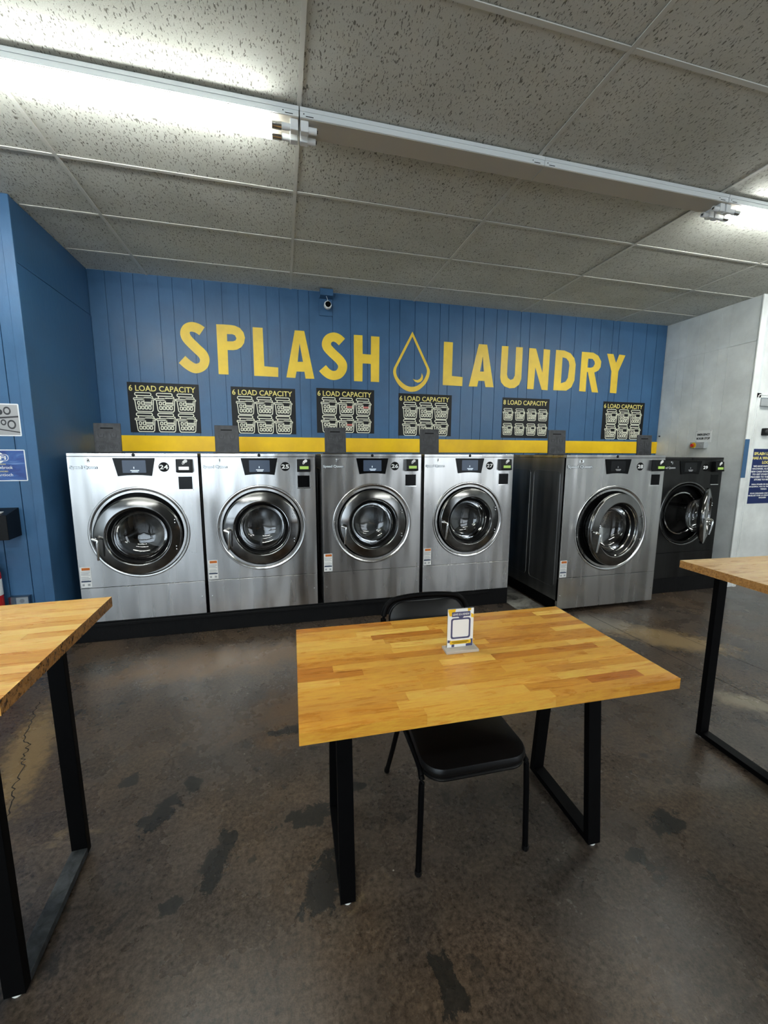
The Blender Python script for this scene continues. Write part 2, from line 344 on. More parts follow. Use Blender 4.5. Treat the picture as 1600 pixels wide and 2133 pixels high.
def stroke(mb, pts, wd, y, th=0.0006, closed=False):   # flat line in xz built as a band of thin bars
    n = len(pts); rng = range(n if closed else n-1)
    P = [Vector((p[0], p[1])) for p in pts]
    L = []; R = []
    for i in range(n):
        if closed: a, b = P[i-1], P[(i+1) % n]
        else: a, b = P[max(i-1, 0)], P[min(i+1, n-1)]
        d1 = (P[i]-a); d2 = (b-P[i])
        d1 = d1.normalized() if d1.length > 1e-9 else d2.normalized(); d2 = d2.normalized() if d2.length > 1e-9 else d1
        t_ = (d1+d2); t_ = t_.normalized() if t_.length > 1e-6 else d1
        nn = Vector((-t_.y, t_.x)); k = min(1.6, 1/max(0.4, nn.dot(Vector((-d1.y, d1.x)))))
        L.append(P[i]+nn*wd/2*k); R.append(P[i]-nn*wd/2*k)
    for i in rng:
        j = (i+1) % n
        q = [L[i], L[j], R[j], R[i]]
        mb.add([(p.x, y-th, p.y) for p in q] + [(p.x, y, p.y) for p in q], [(0,1,2,3),(0,4,5,1),(2,6,7,3)])
def empty(name, loc, rz=0):
    o = bpy.data.objects.new(name, None); COL.objects.link(o); o.location = loc; o.rotation_euler = (0,0,rz); o.empty_display_size = 0.1; return o
def tag(o, label, cat, group=None):
    o['label'] = label; o['category'] = cat
    if group: o['group'] = group
    return o
def st(o): o['kind'] = 'structure'; return o
def filled(name, outline, holes, y, th, m, parent):   # filled 2D shape with holes, in xz
    cu = bpy.data.curves.new(name, 'CURVE'); cu.dimensions = '2D'; cu.fill_mode = 'BOTH'; cu.extrude = th/2
    for lp in [outline]+holes:
        sp = cu.splines.new('POLY'); sp.points.add(len(lp)-1)
        for i, p in enumerate(lp): sp.points[i].co = (p[0], p[1], 0, 1)
        sp.use_cyclic_u = True
    return curve_mesh(cu, name, Matrix(((1,0,0,0),(0,0,-1,y-th/2),(0,1,0,0),(0,0,0,1))), m, parent)
def curve_mesh(cu, name, mtx, m, parent, fit=None):
    tmp = bpy.data.objects.new('tmp', cu); COL.objects.link(tmp); bpy.context.view_layer.update()
    me = bpy.data.meshes.new_from_object(tmp.evaluated_get(bpy.context.evaluated_depsgraph_get()))
    bpy.data.objects.remove(tmp); me.name = name
    if fit:
        w_, h_ = fit
        xs = [v.co.x for v in me.vertices]; ys = [v.co.y for v in me.vertices]
        x0, x1, y0, y1 = min(xs), max(xs), min(ys), max(ys)
        sx = w_/(x1-x0); sy = h_/(y1-y0) if h_ else sx
        for v in me.vertices: v.co.x = (v.co.x-(x0+x1)/2)*sx; v.co.y = (v.co.y-(y0+y1)/2)*sy
    me.transform(mtx); me.materials.clear(); me.materials.append(m)
    o = bpy.data.objects.new(name, me); COL.objects.link(o)
    if parent: o.parent = parent
    return o
TXT = {}
def text(s, cx, cz, wd, ht, y, m, parent, name='lettering', th=0.0008, bold=0.0, spacing=1.0, shear=0.0):
    cu = bpy.data.curves.new(name, 'FONT'); cu.body = s; cu.size = 1; cu.offset = bold; cu.extrude = th/2; cu.space_character = spacing; cu.resolution_u = 3; cu.shear = shear
    cu.fill_mode = 'BOTH'
    M = Matrix(((1,0,0,cx),(0,0,-1,y-th/2),(0,1,0,cz),(0,0,0,1)))
    return curve_mesh(cu, name, M, m, parent, (wd, ht))

# ------------------------------------------------------------------ room shell
YB, YF, XL, XR, CZ = 4.84, 3.66, -1.81, 5.30, 3.41
RX0, RX1, RY0 = -5.6, 8.4, -5.0
fl = st(MB().box(RX0-.1, RX1+.1, RY0-.1, YB+.1, -0.12, 0).build('floor', M_FLOOR))
# backing behind tiles
ce = st(MB().box(RX0-.1, RX1+.1, RY0-.1, YB+.1, CZ+0.03, CZ+0.12).build('ceiling', M_TILE))
gx = [-5.54, -4.12, -2.70, -1.28, 0.14, 1.565, 2.99, 4.42, 5.84, 7.26, 8.4]
gy = [-5.0, -4.16, -3.5, -2.84, -2.18, -1.52, -0.87, -0.21, 0.45, 1.10, 1.748, 2.43, 3.133, 3.775, 4.425, YB]
tile_cache = {}
for i in range(len(gx)-1):
    for j in range(len(gy)-1):
        a0, a1, b0, b1 = gx[i]+.004, gx[i+1]-.004, gy[j]+.004, gy[j+1]-.004
        if b0 > YF+.1 and (a1 < XL or a0 > XR): continue
        o = MB().box(0, a1-a0, 0, b1-b0, 0, 0.018).build('ceiling_tile', M_TILE, ce, (a0, b0, CZ + random.uniform(0.000, 0.0035)))
        o.rotation_euler = (random.uniform(-.0016, .0016), random.uniform(-.001, .001), 0)
for x in gx[:-1]:
    yy1 = YB if XL < x < XR else YF
    MB().box(x-.0115, x+.0115, RY0, yy1, CZ-0.006, CZ-0.001).build('grid_bar', M_TBAR, ce)
for y in gy[1:-1]:
    xa, xb = (RX0, RX1) if y < YF else (XL, XR)
    for k in range(len(gx)-1):
        u0, u1 = max(gx[k], xa)+.013, min(gx[k+1], xb)-.013
        if u1 > u0: MB().box(u0, u1, y-.0115, y+.0115, CZ-0.0058, CZ-0.001).build('grid_bar', M_TBAR, ce)
# back wall: grooved boards over a backing
wb = st(MB().box(XL-.14, XR+.14, YB+.009, YB+.12, 0, CZ).build('wall_back', M_BLUE))
grooves = [XL, -1.66, -1.518, -1.407, -1.181, -1.048, -.86, -.74, -.573, -.406, -.294, -.12, .017, .22, .336, .597, .801, 1.002, 1.263, 1.39, 1.578, 1.74, 1.896, 2.008, 2.191, 2.359, 2.476, 2.654, 2.802, 2.992, 3.123, 3.35, 3.584, 3.8, 4.056, 4.193, 4.393, 4.495, 4.724, 4.95, 5.13, XR]
for a0, a1 in zip(grooves[:-1], grooves[1:]):
    MB().box(a0+.003, a1-.003, YB, YB+.013, 0, CZ).build('wall_board', M_BLUE, wb)
st(MB().box(XL+.002, XR-.002, YB-.012, YB, 1.640, 1.805).build('trim_1', M_YELLOW, bevel=.002))
# left alcove side wall with horizontal seam
wl = st(MB().box(XL-.14, XL-.012, YF+.005, YB+.012, 0, CZ).build('wall_left', M_BLUE))
MB().box(XL-.013, XL, YF+.012, YB, 0, 2.973).build('wall_panel', M_BLUE, wl)
MB().box(XL-.013, XL-.004, YF+.012, YB, 2.981, CZ).build('wall_panel', M_BLUE, wl)
# left front face (faces the camera side)
wfl = st(MB().box(RX0, XL-.014, YF+.012, YF+.13, 0, CZ).build('wall_front_left', M_BLUE))
gl_ = [-1.875, -1.952, -2.105, -2.33, -2.46, -2.72, -2.94, -3.2, -3.5, -3.8, -4.2, -4.7, RX0]
for a1, a0 in zip(gl_[:-1], gl_[1:]): MB().box(a0+.003, a1-.003, YF, YF+.013, 0, CZ).build('wall_board', M_BLUE, wfl)
st(MB().box(-1.875, XL+.004, YF-.012, YF+.012, 0, CZ).build('trim_2', M_BLUE, bevel=.004))
# right alcove wall: pale grey boards, horizontal seam
wr = st(MB().box(XR+.004, XR+.13, YF+.005, YB+.012, 0, CZ).build('wall_right', M_WHITEWALL))
gr_ = [YF+.012, 3.98, 4.10, 4.27, 4.37, 4.53, 4.64, YB]
for a0, a1 in zip(gr_[:-1], gr_[1:]):
    MB().box(XR, XR+.013, a0+.0025, a1-.0025, 0, 2.922).build('wall_board', M_WHITEWALL, wr)
    MB().box(XR+.002, XR+.013, a0+.0025, a1-.0025, 2.930, CZ).build('wall_board', M_WHITEWALL, wr)
MB().box(XR-.006, XR+.004, YF+.015, YB, 2.916, 2.934).build('seam_strip', M_WHITEWALL, wr)
wfr = st(MB().box(XR+.014, 5.43, YF+.006, YF+.12, 0, CZ).box(5.43, 6.42, YF+.006, YF+.12, 2.29, CZ).box(6.42, RX1, YF+.006, YF+.12, 0, CZ).build('wall_front_right', M_WHITETRIM))
st(MB().box(XR-.012, XR+.075, YF-.012, YF+.006, 0, CZ).build('trim_3', M_WHITETRIM, bevel=.005))
# room behind the camera
st(MB().box(RX0-.1, RX0, RY0, YF+.13, 0, CZ).build('wall_far_left', M_WHITEWALL))
st(MB().box(RX1, RX1+.1, RY0, YF+.13, 0, CZ).build('wall_far_right', M_WHITEWALL))
wre = MB().box(RX0, RX1, RY0-.1, RY0, 0, .55).box(RX0, RX1, RY0-.1, RY0, 2.95, CZ).box(-1.0, 3.9, RY0-.1, RY0, .55, 2.95).box(7.2, RX1, RY0-.1, RY0, .55, 2.95)
st(wre.build('wall_street', mat('dark_shopfront', (70, 70, 68), 0.6)))
# plinths and slab
tag(MB().box(XL+.002, 2.345, 3.805, YB-.003, 0, .180).box(XL+.002, 2.12, 3.790, 3.806, .135, .165).build('washer_plinth', M_BLACKPAINT, bevel=.004),
    'long black painted plinth under washers 24 to 27', 'plinth')
tag(MB().box(4.06, XR-.003, 3.665, YB-.003, 0, .185).build('washer_plinth', M_BLACKPAINT, bevel=.004),
    'short black painted plinth under the dark washer 29', 'plinth')
tag(MB().hexa([(2.35,3.60,0),(2.66,3.52,0),(2.665,YB-.01,0),(2.35,YB-.01,0)], [(2.35,3.60,.006),(2.66,3.52,.006),(2.665,YB-.01,.006),(2.35,YB-.01,.006)]).build('concrete_slab', M_SLAB),
    'bare light grey concrete strip in the gap between washers 27 and 28', 'slab')
# saw-cut joints and crack in the floor are strips of the floor
jm = mat('dark_joint', (30, 28, 26), 0.8)
def floor_line(p, wd, m, name):
    mb = MB(); P = [Vector((a, b)) for a, b in p]
    for i in range(len(P)-1):
        d = (P[i+1]-P[i]).normalized(); nn = Vector((-d.y, d.x))*wd/2
        q = [P[i]-nn, P[i+1]-nn, P[i+1]+nn, P[i]+nn]
        mb.add([(k.x, k.y, .0006) for k in q], [(0,1,2,3)])
    return mb.build(name, m, fl)
floor_line([(2.985, 3.32), (3.02, 2.6), (3.06, 1.46), (3.1, -1.5)], .007, jm, 'floor_joint')
floor_line([(3.385, 3.3), (3.45, 2.6), (3.585, 1.4)], .005, jm, 'floor_joint')
random.seed(11)
cr = [(-1.60, 2.92), (-1.57, 2.8), (-1.52, 2.68), (-1.50, 2.55), (-1.43, 2.47), (-1.40, 2.36), (-1.35, 2.28), (-1.33, 2.15), (-1.27, 2.04), (-1.25, 1.92), (-1.19, 1.8), (-1.2, 1.6)]
cr2 = []
for i in range(len(cr)-1):
    for k in range(6):
        u = k/6; cr2.append((cr[i][0]*(1-u)+cr[i+1][0]*u+random.uniform(-.010,.010), cr[i][1]*(1-u)+cr[i+1][1]*u+random.uniform(-.006,.006)))
floor_line(cr2, .005, jm, 'floor_crack')

# ------------------------------------------------------------------ wall sign: SPLASH (drop) LAUNDRY
_R = (_r3, _u3, _f)
def unproj(u, v):   # measured photograph points laid out on the back wall plane, in metres
    d = _r3*((u-800)/F_PX) - _u3*((v-1066.5)/F_PX) + _f
    k = YB/d.y; return (d.x*k, CAM_H+d.z*k)
def P1(l): return [unproj(360+x/5.333, 650+y/5.333) for x, y in l]
def P2(l): return [unproj(640+x/5.714, 670+y/5.714) for x, y in l]
def P3(l): return [unproj(900+x/3.81, 690+y/3.81) for x, y in l]
sign = tag(empty('wall_sign', (0, YB, 0)), 'large yellow painted words SPLASH and LAUNDRY around a water drop outline on the blue wall', 'sign')
def letter(o, h=[]): return filled('letter', o, h, 0, .0015, M_LETTER, sign)
def ribbon_letter(pts, wd):
    c = arc_pts(pts, 8); L = []; R = []
    for i in range(len(c)):
        a = Vector(c[max(i-1,0)]); b = Vector(c[min(i+1,len(c)-1)]); d = (b-a).normalized(); n = Vector((-d.y, d.x))*wd/2
        L.append(tuple(Vector(c[i])+n)); R.append(tuple(Vector(c[i])-n))
    return L + R[::-1]
letter(P1(ribbon_letter([(325,214),(272,180),(212,164),(163,176),(138,212),(140,258),(172,312),(265,405),(325,462),(352,510),(354,552),(338,592),(300,618),(258,627),(215,614),(160,578),(103,527)], 106)))
letter(P1([(482,136),(560,138),(640,144),(690,152),(745,177),(785,225),(802,285),(792,345),(762,390),(715,418),(670,424),(610,422),(620,695),(510,690)]), [P1([(602,245),(660,246),(690,258),(707,292),(697,315),(670,326),(605,325)])])
letter(P1([(887,168),(998,176),(1017,603),(1172,616),(1172,722),(905,708)]))
letter(P1([(1355,203),(1460,210),(1573,742),(1475,740),(1463,663),(1375,661),(1362,732),(1262,726)]), [P1([(1408,345),(1447,553),(1387,553)])])
letter(P2(ribbon_letter([(414,243),(365,200),(310,183),(255,205),(230,255),(240,308),(300,375),(375,445),(415,500),(421,548),(405,592),(370,628),(318,641),(270,630),(225,600),(182,553)], 108)))
letter(P2([(555,157),(658,163),(660,385),(757,393),(760,173),(860,180),(855,720),(757,715),(757,503),(660,497),(657,712),(557,707)]))
letter(P3([(95,83),(166,88),(158,355),(243,364),(240,436),(85,427)]))
letter(P3([(372,102),(438,107),(488,445),(424,443),(416,395),(368,393),(358,440),(291,438)]), [P3([(403,200),(412,320),(381,320)])])
letter(P3([(555,117),(607,119),(595,345),(602,370),(623,387),(645,378),(657,352),(668,125),(721,128),(708,380),(690,425),(655,450),(615,453),(575,438),(548,405),(541,365)]))
letter(P3([(773,133),(826,138),(876,330),(887,141),(938,148),(917,468),(870,465),(820,285),(805,460),(754,458)]))
letter(P3([(985,148),(1050,153),(1100,175),(1130,215),(1140,265),(1130,390),(1105,445),(1065,472),(962,468)]), [P3([(1036,207),(1065,215),(1085,240),(1090,270),(1078,370),(1060,400),(1022,413)])])
letter(P3([(1190,163),(1280,170),(1320,195),(1343,240),(1338,285),(1320,312),(1288,328),(1318,487),(1268,484),(1236,322),(1229,324),(1218,480),(1167,476)]), [P3([(1240,217),(1275,220),(1290,240),(1292,260),(1280,282),(1262,290),(1234,288)])])
letter(P3([(1390,178),(1440,182),(1460,252),(1487,185),(1535,192),(1478,320),(1462,493),(1411,489),(1424,318)]))
do = P2([(1253,118)] + arc_pts([(1030,552),(1023,602),(1040,670),(1090,755),(1165,815),(1240,835),(1320,818),(1400,750),(1445,670),(1460,595),(1450,552)], 4))
di = P2([(1252,178)] + arc_pts([(1066,545),(1057,592),(1070,650),(1115,710),(1180,760),(1245,776),(1310,762),(1375,710),(1412,645),(1426,590),(1418,548)], 4))
filled('water_drop', do, [di], 0, .0015, M_LETTER, sign)
filled('drop_highlight', P2([(1363,613),(1378,650),(1375,690),(1350,718),(1315,727),(1280,712),(1257,680),(1285,693),(1315,696),(1343,680),(1358,655)]), [], 0, .0015, M_LETTER, sign)

# ------------------------------------------------------------------ capacity posters
def basket_lines(mb, ox, oz, s, y, wd, pink=None, part='main'):
    def q(pts): return [(ox+px*s, oz-pz*s) for px, pz in pts]
    rr = lambda x0, x1, z0, z1, r: [(a, b) for a, b in rbox(x0, x1, z0, z1, r, 3)]
    if part == 'pink':
        for zz in (.50, .555): stroke(mb, q([(.50, zz), (.82, zz)]), wd, y)
        return
    stroke(mb, q(rr(.07, .85, .01, .16, .07)), wd, y, closed=True)
    stroke(mb, q([(.18,.17),(.15,.22),(.17,.29)]), wd, y); stroke(mb, q([(.85,.17),(.91,.20),(.92,.29)]), wd, y)
    stroke(mb, q(rr(0, .49, .29, .38, .03)), wd, y, closed=True); stroke(mb, q(rr(.86, .99, .30, .38, .03)), wd, y, closed=True)
    stroke(mb, q(rr(.49, .86, .26, .64, .03)), wd, y, closed=True)
    for zz in (.50, .555): stroke(mb, q([(.50, zz), (.85, zz)]), wd*.9, y)
    stroke(mb, q([(.05,.38),(.10,.92),(.16,.985),(.84,.985),(.90,.92),(.95,.38)]), wd, y)
    stroke(mb, q(rr(.18, .29, .47, .62, .03)), wd, y, closed=True); stroke(mb, q([(.47,.47),(.37,.48),(.37,.61),(.47,.62)]), wd, y)
    for k in range(4): stroke(mb, q(rr(.19+.17*k, .30+.17*k, .70, .86, .03)), wd, y, closed=True)
def poster(x0, x1, z0, z1, n, label, skew=0, pinks=()):
    w_, h_ = x1-x0, z1-z0
    e = tag(empty('capacity_poster', (x0, YB, z0)), label, 'poster', 'load capacity posters on the blue wall')
    MB().box(0, w_, -.0025, -.0002, 0, h_).build('sheet', M_POSTER, e)
    text('%d LOAD CAPACITY' % n, w_*.485, h_*.885, w_*.93, h_*.115, -.0026, M_CREAM, e, 'heading', bold=.012)
    if n == 6: cols, rows, s, wd = [.075, .372, .662], [.80, .395], .285*w_, .0088
    else: cols, rows, s, wd = [.02, .27, .52, .76], [.735, .365], .215*w_, .0072
    i = 0
    for rz in rows:
        for cx in cols:
            mb = MB(); basket_lines(mb, 0, 0, s, 0, wd)
            b = mb.build('basket_icon', M_IVORY, e, (cx*w_, -.0027, rz*h_))
            if i in pinks:
                mp = MB(); basket_lines(mp, 0, 0, s, -.0012, wd, part='pink'); mp.build('pink_stripe', M_PINK, b)
            i += 1
PX = [(-1.541,-.853,1.837,2.350,6,()), (-.529,.161,1.840,2.346,6,()), (.399,1.080,1.862,2.369,6,(1,2,4)), (1.382,2.073,1.844,2.347,6,()), (2.778,3.473,1.835,2.347,8,()), (4.326,5.026,1.835,2.349,6,())]
PL = ['black 6 LOAD CAPACITY poster of laundry baskets above washer 24, nearest the left corner', 'black 6 LOAD CAPACITY poster of laundry baskets on the wall above washer 25',
      'black 6 LOAD CAPACITY poster with pinkish basket stripes on the wall above washer 26', 'black 6 LOAD CAPACITY poster below the painted water drop, above washer 27',
      'black 8 LOAD CAPACITY poster of eight small baskets on the blue wall', 'black 6 LOAD CAPACITY poster above washer 29, nearest the right corner']
for (a0, a1, b0, b1, n, pk), lb in zip(PX, PL): poster(a0, a1, b0, b1, n, lb, pinks=pk)

# ------------------------------------------------------------------ washers
def front_sheet(mb, w_, z0, z1, cx, cz, r, y, th=.0015, n=64):
    inner = []; outer = []
    for k in range(n):
        a = 2*PI*(k+.5)/n; c, s_ = math.cos(a), math.sin(a)
        inner.append((cx+r*c, cz+r*s_))
        tt = min((w_-cx)/c if c > 1e-9 else 1e9, (0-cx)/c if c < -1e-9 else 1e9, (z1-cz)/s_ if s_ > 1e-9 else 1e9, (z0-cz)/s_ if s_ < -1e-9 else 1e9)
        outer.append((cx+tt*c, cz+tt*s_))
    corners = [(w_, z1), (0, z1), (0, z0), (w_, z0)]
    for c in corners:
        a = math.atan2(c[1]-cz, c[0]-cx) % (2*PI); k = int((a/(2*PI))*n - .5 + .5) % n
        k = min(range(n), key=lambda i: (outer[i][0]-c[0])**2+(outer[i][1]-c[1])**2); outer[k] = c
    vs = [(x, y, z) for x, z in inner] + [(x, y, z) for x, z in outer]
    mb.add(vs, [(k, (k+1) % n, n+(k+1) % n, n+k) for k in range(n)])
def washer(x, y, z, w_, h_, num, theta, front, label, cx=None, cz=None, k=1.0, side=None, depth=1.02, lcd=M_LCD, screen=M_SCREEN, seam=.305, lid_y=.35, lid_x=.07, ajar_drop=0, num_x=None, panel_x=None, dark=False, skirt=0.0):
    cx = cx or w_*.5; cz = cz or .765
    e = tag(empty('washing_machine', (x, y, z)), label, 'washing machine', 'front-loading washers along the back wall')
    R = .394*k; Ri = .345*k; top = h_
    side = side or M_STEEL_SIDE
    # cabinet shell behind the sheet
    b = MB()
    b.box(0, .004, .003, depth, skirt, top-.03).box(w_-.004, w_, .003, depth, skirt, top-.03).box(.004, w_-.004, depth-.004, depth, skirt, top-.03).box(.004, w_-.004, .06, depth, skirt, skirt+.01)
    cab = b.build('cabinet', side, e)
    for sx in (-.0015, w_+.0005):   # pressed rectangles of the side panels
        mb = MB()
        for (p0, p1) in ((.07, .50), (.56, .95)):
            loop = rbox(p0*depth, p1*depth, .16*h_, .90*h_, .04, 4)
            ring = MB()
            pts = [(sx, a_, b_) for a_, b_ in loop]
            ring.tube(pts + [pts[0]], .0022, 5, False); mb.add(ring.v, ring.f, True)
        mb.build('pressed_rib', side, cab)
    fs = MB(); front_sheet(fs, w_, seam, top-.03, cx, cz, Ri, 0)
    fs.box(0, .0015, .0003, .025, seam, top-.03).box(w_-.0015, w_, .0003, .025, seam, top-.03)
    fs.build('front_panel', front, e)
    lp = MB().box(0, w_, -.002, .03, .0 if not skirt else .045, seam-.004).build('lower_panel', front, e, bevel=.002)
    for sx in (.03, w_-.03): MB().revolve([(0, -.004), (.005, -.003), (.006, 0)], sx, -.002, seam*.42+.03, 12).build('screw', M_CHROME, lp)
    if skirt: MB().box(.02, .05, .10, depth-.02, 0, skirt).box(w_-.05, w_-.02, .10, depth-.02, 0, skirt).box(.05, w_-.05, .12, .15, 0, .05).build('base_rail', M_BLACKMETAL, e)
    tp = MB().box(-.001, w_+.001, -.003, depth, top-.028, top).build('top_cover', front, e, bevel=.003)
    MB().revolve([(0, -.003), (.013, -.002), (.014, 0)], w_*.5-.005, -.003, top-.014, 16).build('lock_plug', M_BLACKPLASTIC, tp)
    # bezel ring
    MB().revolve([(R, .001), (R-.003*k, -.007), (R-.008*k, -.009), (R-.020*k, -.006), (R-.034*k, .002), (Ri+.002, .014), (Ri-.004, .03), (Ri-.004, .075)], cx, 0, cz, 96).build('door_bezel', M_RING if not dark else M_DOOR, e)
    rec = MB().revolve([(Ri-.003, .075), (.262*k, .075), (.258*k, .055), (.245*k, .055), (.24*k, .09)], cx, 0, cz, 72).build('door_recess', M_RUBBER, e)
    MB().revolve([(.262*k, .054), (.262*k, .046), (.25*k, .042), (.243*k, .05)], cx, 0, cz, 72).build('tub_lip', M_CHROME, rec)
    kp = MB().box(cx-Ri+.008, cx-Ri+.05, .03, .07, cz-.05, cz+.03).build('latch_keeper', M_BLACKPLASTIC, e)
    for dz in (-.035, .02): MB().revolve([(0, -.004), (.005, -.003), (.006, .0)], cx-Ri+.028, .03, cz+dz, 10).build('screw', M_CHROME, kp)
    # drum
    dr = MB().revolve([(.24*k, .09), (.285*k, .13), (.29*k, .62), (.27*k, .66), (.18*k, .675), (.10*k, .655), (.05*k, .64), (0.001, .64)], cx, 0, cz, 64).build('drum', M_DRUM, e)
    for q in range(3):
        a = 2*PI*q/3+.5+num; rr = .287*k
        mb = MB(); c, s_ = math.cos(a), math.sin(a)
        def rp(r_, tq, yy): return (cx+r_*c-tq*s_, yy, cz+r_*s_+tq*c)
        mb.hexa([rp(rr,-.035,.16), rp(rr,.035,.16), rp(rr,.035,.6), rp(rr,-.035,.6)], [rp(rr-.06*k,-.012,.18), rp(rr-.06*k,.012,.18), rp(rr-.06*k,.012,.58), rp(rr-.06*k,-.012,.58)])
        mb.build('drum_lifter', M_DRUM, dr, bevel=.008)
    # door, swung on its right-hand hinge
    hx = cx+.352*k; dxc = -.352*k; rd = .332*k
    prof = [(rd-.012, .014), (rd-.002, .010), (rd, .0), (rd-.001, -.012), (rd-.005, -.019), (rd-.011, -.0225), (rd-.014, -.0235), (rd-.016, -.0240), (.252*k, -.037), (.2505*k, -.0372), (.248*k, -.037), (.243*k, -.034), (.239*k, -.026), (.238*k, -.010)]
    d = MB().revolve(prof, dxc, 0, 0, 96).build('door', M_DOOR, e, (hx, .0, cz-ajar_drop), rot=(0, 0, math.radians(theta)))
    MB().revolve([(.2385*k, -.010), (.236*k, -.018), (.232*k, -.010)], dxc, 0, 0, 80).build('glass_trim', M_CHROME, d)
    MB().revolve([(.232*k, -.010), (.225*k, .0), (.205*k, .022), (.202*k, .045), (.215*k, .05), (rd-.012, .013)], dxc, 0, 0, 80).build('gasket', M_RUBBER, d)
    MB().revolve([(.206*k, .022), (.204*k, .06), (.198*k, .10), (.175*k, .135), (.13*k, .158), (.07*k, .170), (.001, .173)], dxc, 0, 0, 64).build('door_glass', M_GLASS, d)
    MB().revolve([(.209*k, .02), (.2065*k, .012), (.202*k, .02)], dxc, 0, 0, 64).build('glass_rim', M_CHROME, d)
    hxl = dxc-.292*k
    hd = MB().tube([(hxl-.018, -.034, .0), (hxl-.018, -.072, .0)], .012, 12)
    hd.tube([(hxl-.028, -.074, .004), (hxl+.012, -.084, -.012)], [.013, .012], 12)
    hd.tube([(hxl+.012, -.084, -.008), (hxl+.010, -.088, -.03), (hxl+.006, -.082, -.10*k), (hxl+.002, -.070, -.172*k)], [.011, .011, .010, .008], 12)
    hd.build('handle', M_CHROME, d)
    for dz in (.116*k, -.116*k):
        for q in (-.013, .013): MB().revolve([(0, -.006), (.0055, -.005), (.0065, .0)], dxc+.282*k, -.036, dz+q, 12).build('bolt', M_CHROME, d)
    MB().box(-.012, .012, .012, .05, -.15*k, .15*k).build('hinge', M_BLACKPLASTIC, e, (hx+.0, 0, cz))
    # control panel
    sk = top/1.425; px = panel_x or (cx-.004); zt = top-.04; sc_ = min(1.02, 1.0)
    pl_ = [(px-.157, zt), (px+.157, zt), (px+.127, zt-.150), (px+.06, zt-.143), (px, zt-.141), (px-.06, zt-.143), (px-.127, zt-.150)]
    cp = MB().prism(pl_, -.007, .001).build('control_panel', M_GLOSSBLACK, e, bevel=.001)
    MB().prism(rbox(px-.088, px+.088, zt-.122, zt-.018, .004), -.008, -.0065).build('screen', screen, cp)
    sb = MB()
    for (u0, u1, v0, v1) in ((-.03, .035, -.106, -.100), (-.022, .028, -.117, -.112), (-.006, .0, -.088, -.072)): sb.box(px+u0, px+u1, -.0085, -.0079, zt+v0, zt+v1)
    sb.build('screen_text', M_SCREENTEXT if screen is M_SCREEN else M_GREYP, cp)
    # number sticker
    nx = num_x or (w_*.725+.0); nz = top-.115
    ns = MB().prism(disc(nx, nz, .041), -.002, .0).build('number_sticker', M_BLACKPRINT, e)
    text(str(num), nx, nz, .066, .038, -.0021, M_WHITE, ns, 'digits', bold=.032, spacing=1.08)
    # card reader
    r0 = w_-.165; r1 = w_-.045; rt = top-.048
    cr_ = MB().hexa([(r0,.0,rt-.118),(r1,.0,rt-.118),(r1,-.055,rt-.110),(r0,-.055,rt-.110)][::-1], [(r0,.0,rt),(r1,.0,rt),(r1,-.045,rt),(r0,-.045,rt)][::-1]).build('card_reader', M_BLACKPLASTIC, e, bevel=.003)
    rd_ = MB().box(r0+.024, r1-.018, -.0565, -.052, rt-.090, rt-.064).build('reader_display', lcd, cr_)
    MB().box(r0+.004, r1-.004, -.060, -.05, rt-.108, rt-.096).build('card_slot', M_RUBBER, cr_)
    lg = MB(); lg.prism(disc(r0+.078, rt-.016, .014, 12), -.0485, -.045).prism(disc(r0+.064, rt-.024, .011, 12), -.0490, -.0455)
    lo = []; stroke(lg, [(r0+.05, rt-.03), (r0+.054, rt-.044), (r0+.064, rt-.04), (r0+.072, rt-.03)], .004, -.0478, .002)
    lg.build('reader_symbol', M_WHITE, cr_)
    # coin plate
    qx0, qx1, qt = r0+.004, r1-.008, top-.198
    cpf = MB().box(qx0-.006, qx1+.006, -.002, .0, qt-.115, qt+.005).build('blank_plate_frame', front, e, bevel=.001)
    MB().box(qx0, qx1, -.004, -.0015, qt-.108, qt).build('blank_plate', M_GLOSSBLACK, cpf)
    MB().box(qx0-.004, qx1+.004, -.010, -.001, qt-.118, qt-.110).build('lower_lip', M_CHROME, cpf)
    # badge, lock, label
    bw = .200 if w_ < 1.1 else .29
    bz = top-.118
    t2 = text('Speed Queen', .012+bw/2+.001, bz, bw, .034 if w_ < 1.1 else .042, -.0005, M_BADGEBACK, e, 'badge_outline', th=.002, bold=.075, spacing=.95)
    text('Speed Queen', .012+bw/2, bz, bw-.006, .030 if w_ < 1.1 else .037, -.0026, M_BRAND if not dark else M_GREYP, e, 'badge', th=.002, bold=.035, spacing=.95)
    lk = MB().revolve([(0, -.018), (.008, -.017), (.010, -.012), (.011, 0)], w_*.15, 0, top-.053, 14); lk.box(w_*.15-.004, w_*.15+.004, -.028, -.016, top-.075, top-.05)
    lk.build('panel_lock', M_CHROME, e, bevel=.0005)
    if not dark:
        lz0, lz1 = seam+.008, seam+.183
        wl_ = MB().box(.008, .088, -.0015, .0, lz0, lz1).build('warning_label', M_WHITE, e)
        MB().box(.022, .083, -.0021, -.0014, lz1-.028, lz1-.006).build('orange_header', M_ORANGE, wl_)
        MB().box(.012, .084, -.0021, -.0014, lz0+.045, lz0+.057).build('navy_band', M_NAVYP, wl_)
        ln = MB()
        for i in range(9):
            if i != 4: ln.box(.014, .082-.012*(i % 3 == 2), -.0021, -.0014, lz1-.042-i*.0095, lz1-.0385-i*.0095)
        ln.box(.018, .034, -.0021, -.0014, lz0+.012, lz0+.030).box(.058, .076, -.0021, -.0014, lz0+.012, lz0+.030)
        ln.build('fine_print', M_GREYP, wl_)
    # soap dispenser lid standing open on top
    lw = .215; lh = .262
    ld = MB().box(0, lw, -.007, .007, 0, lh)
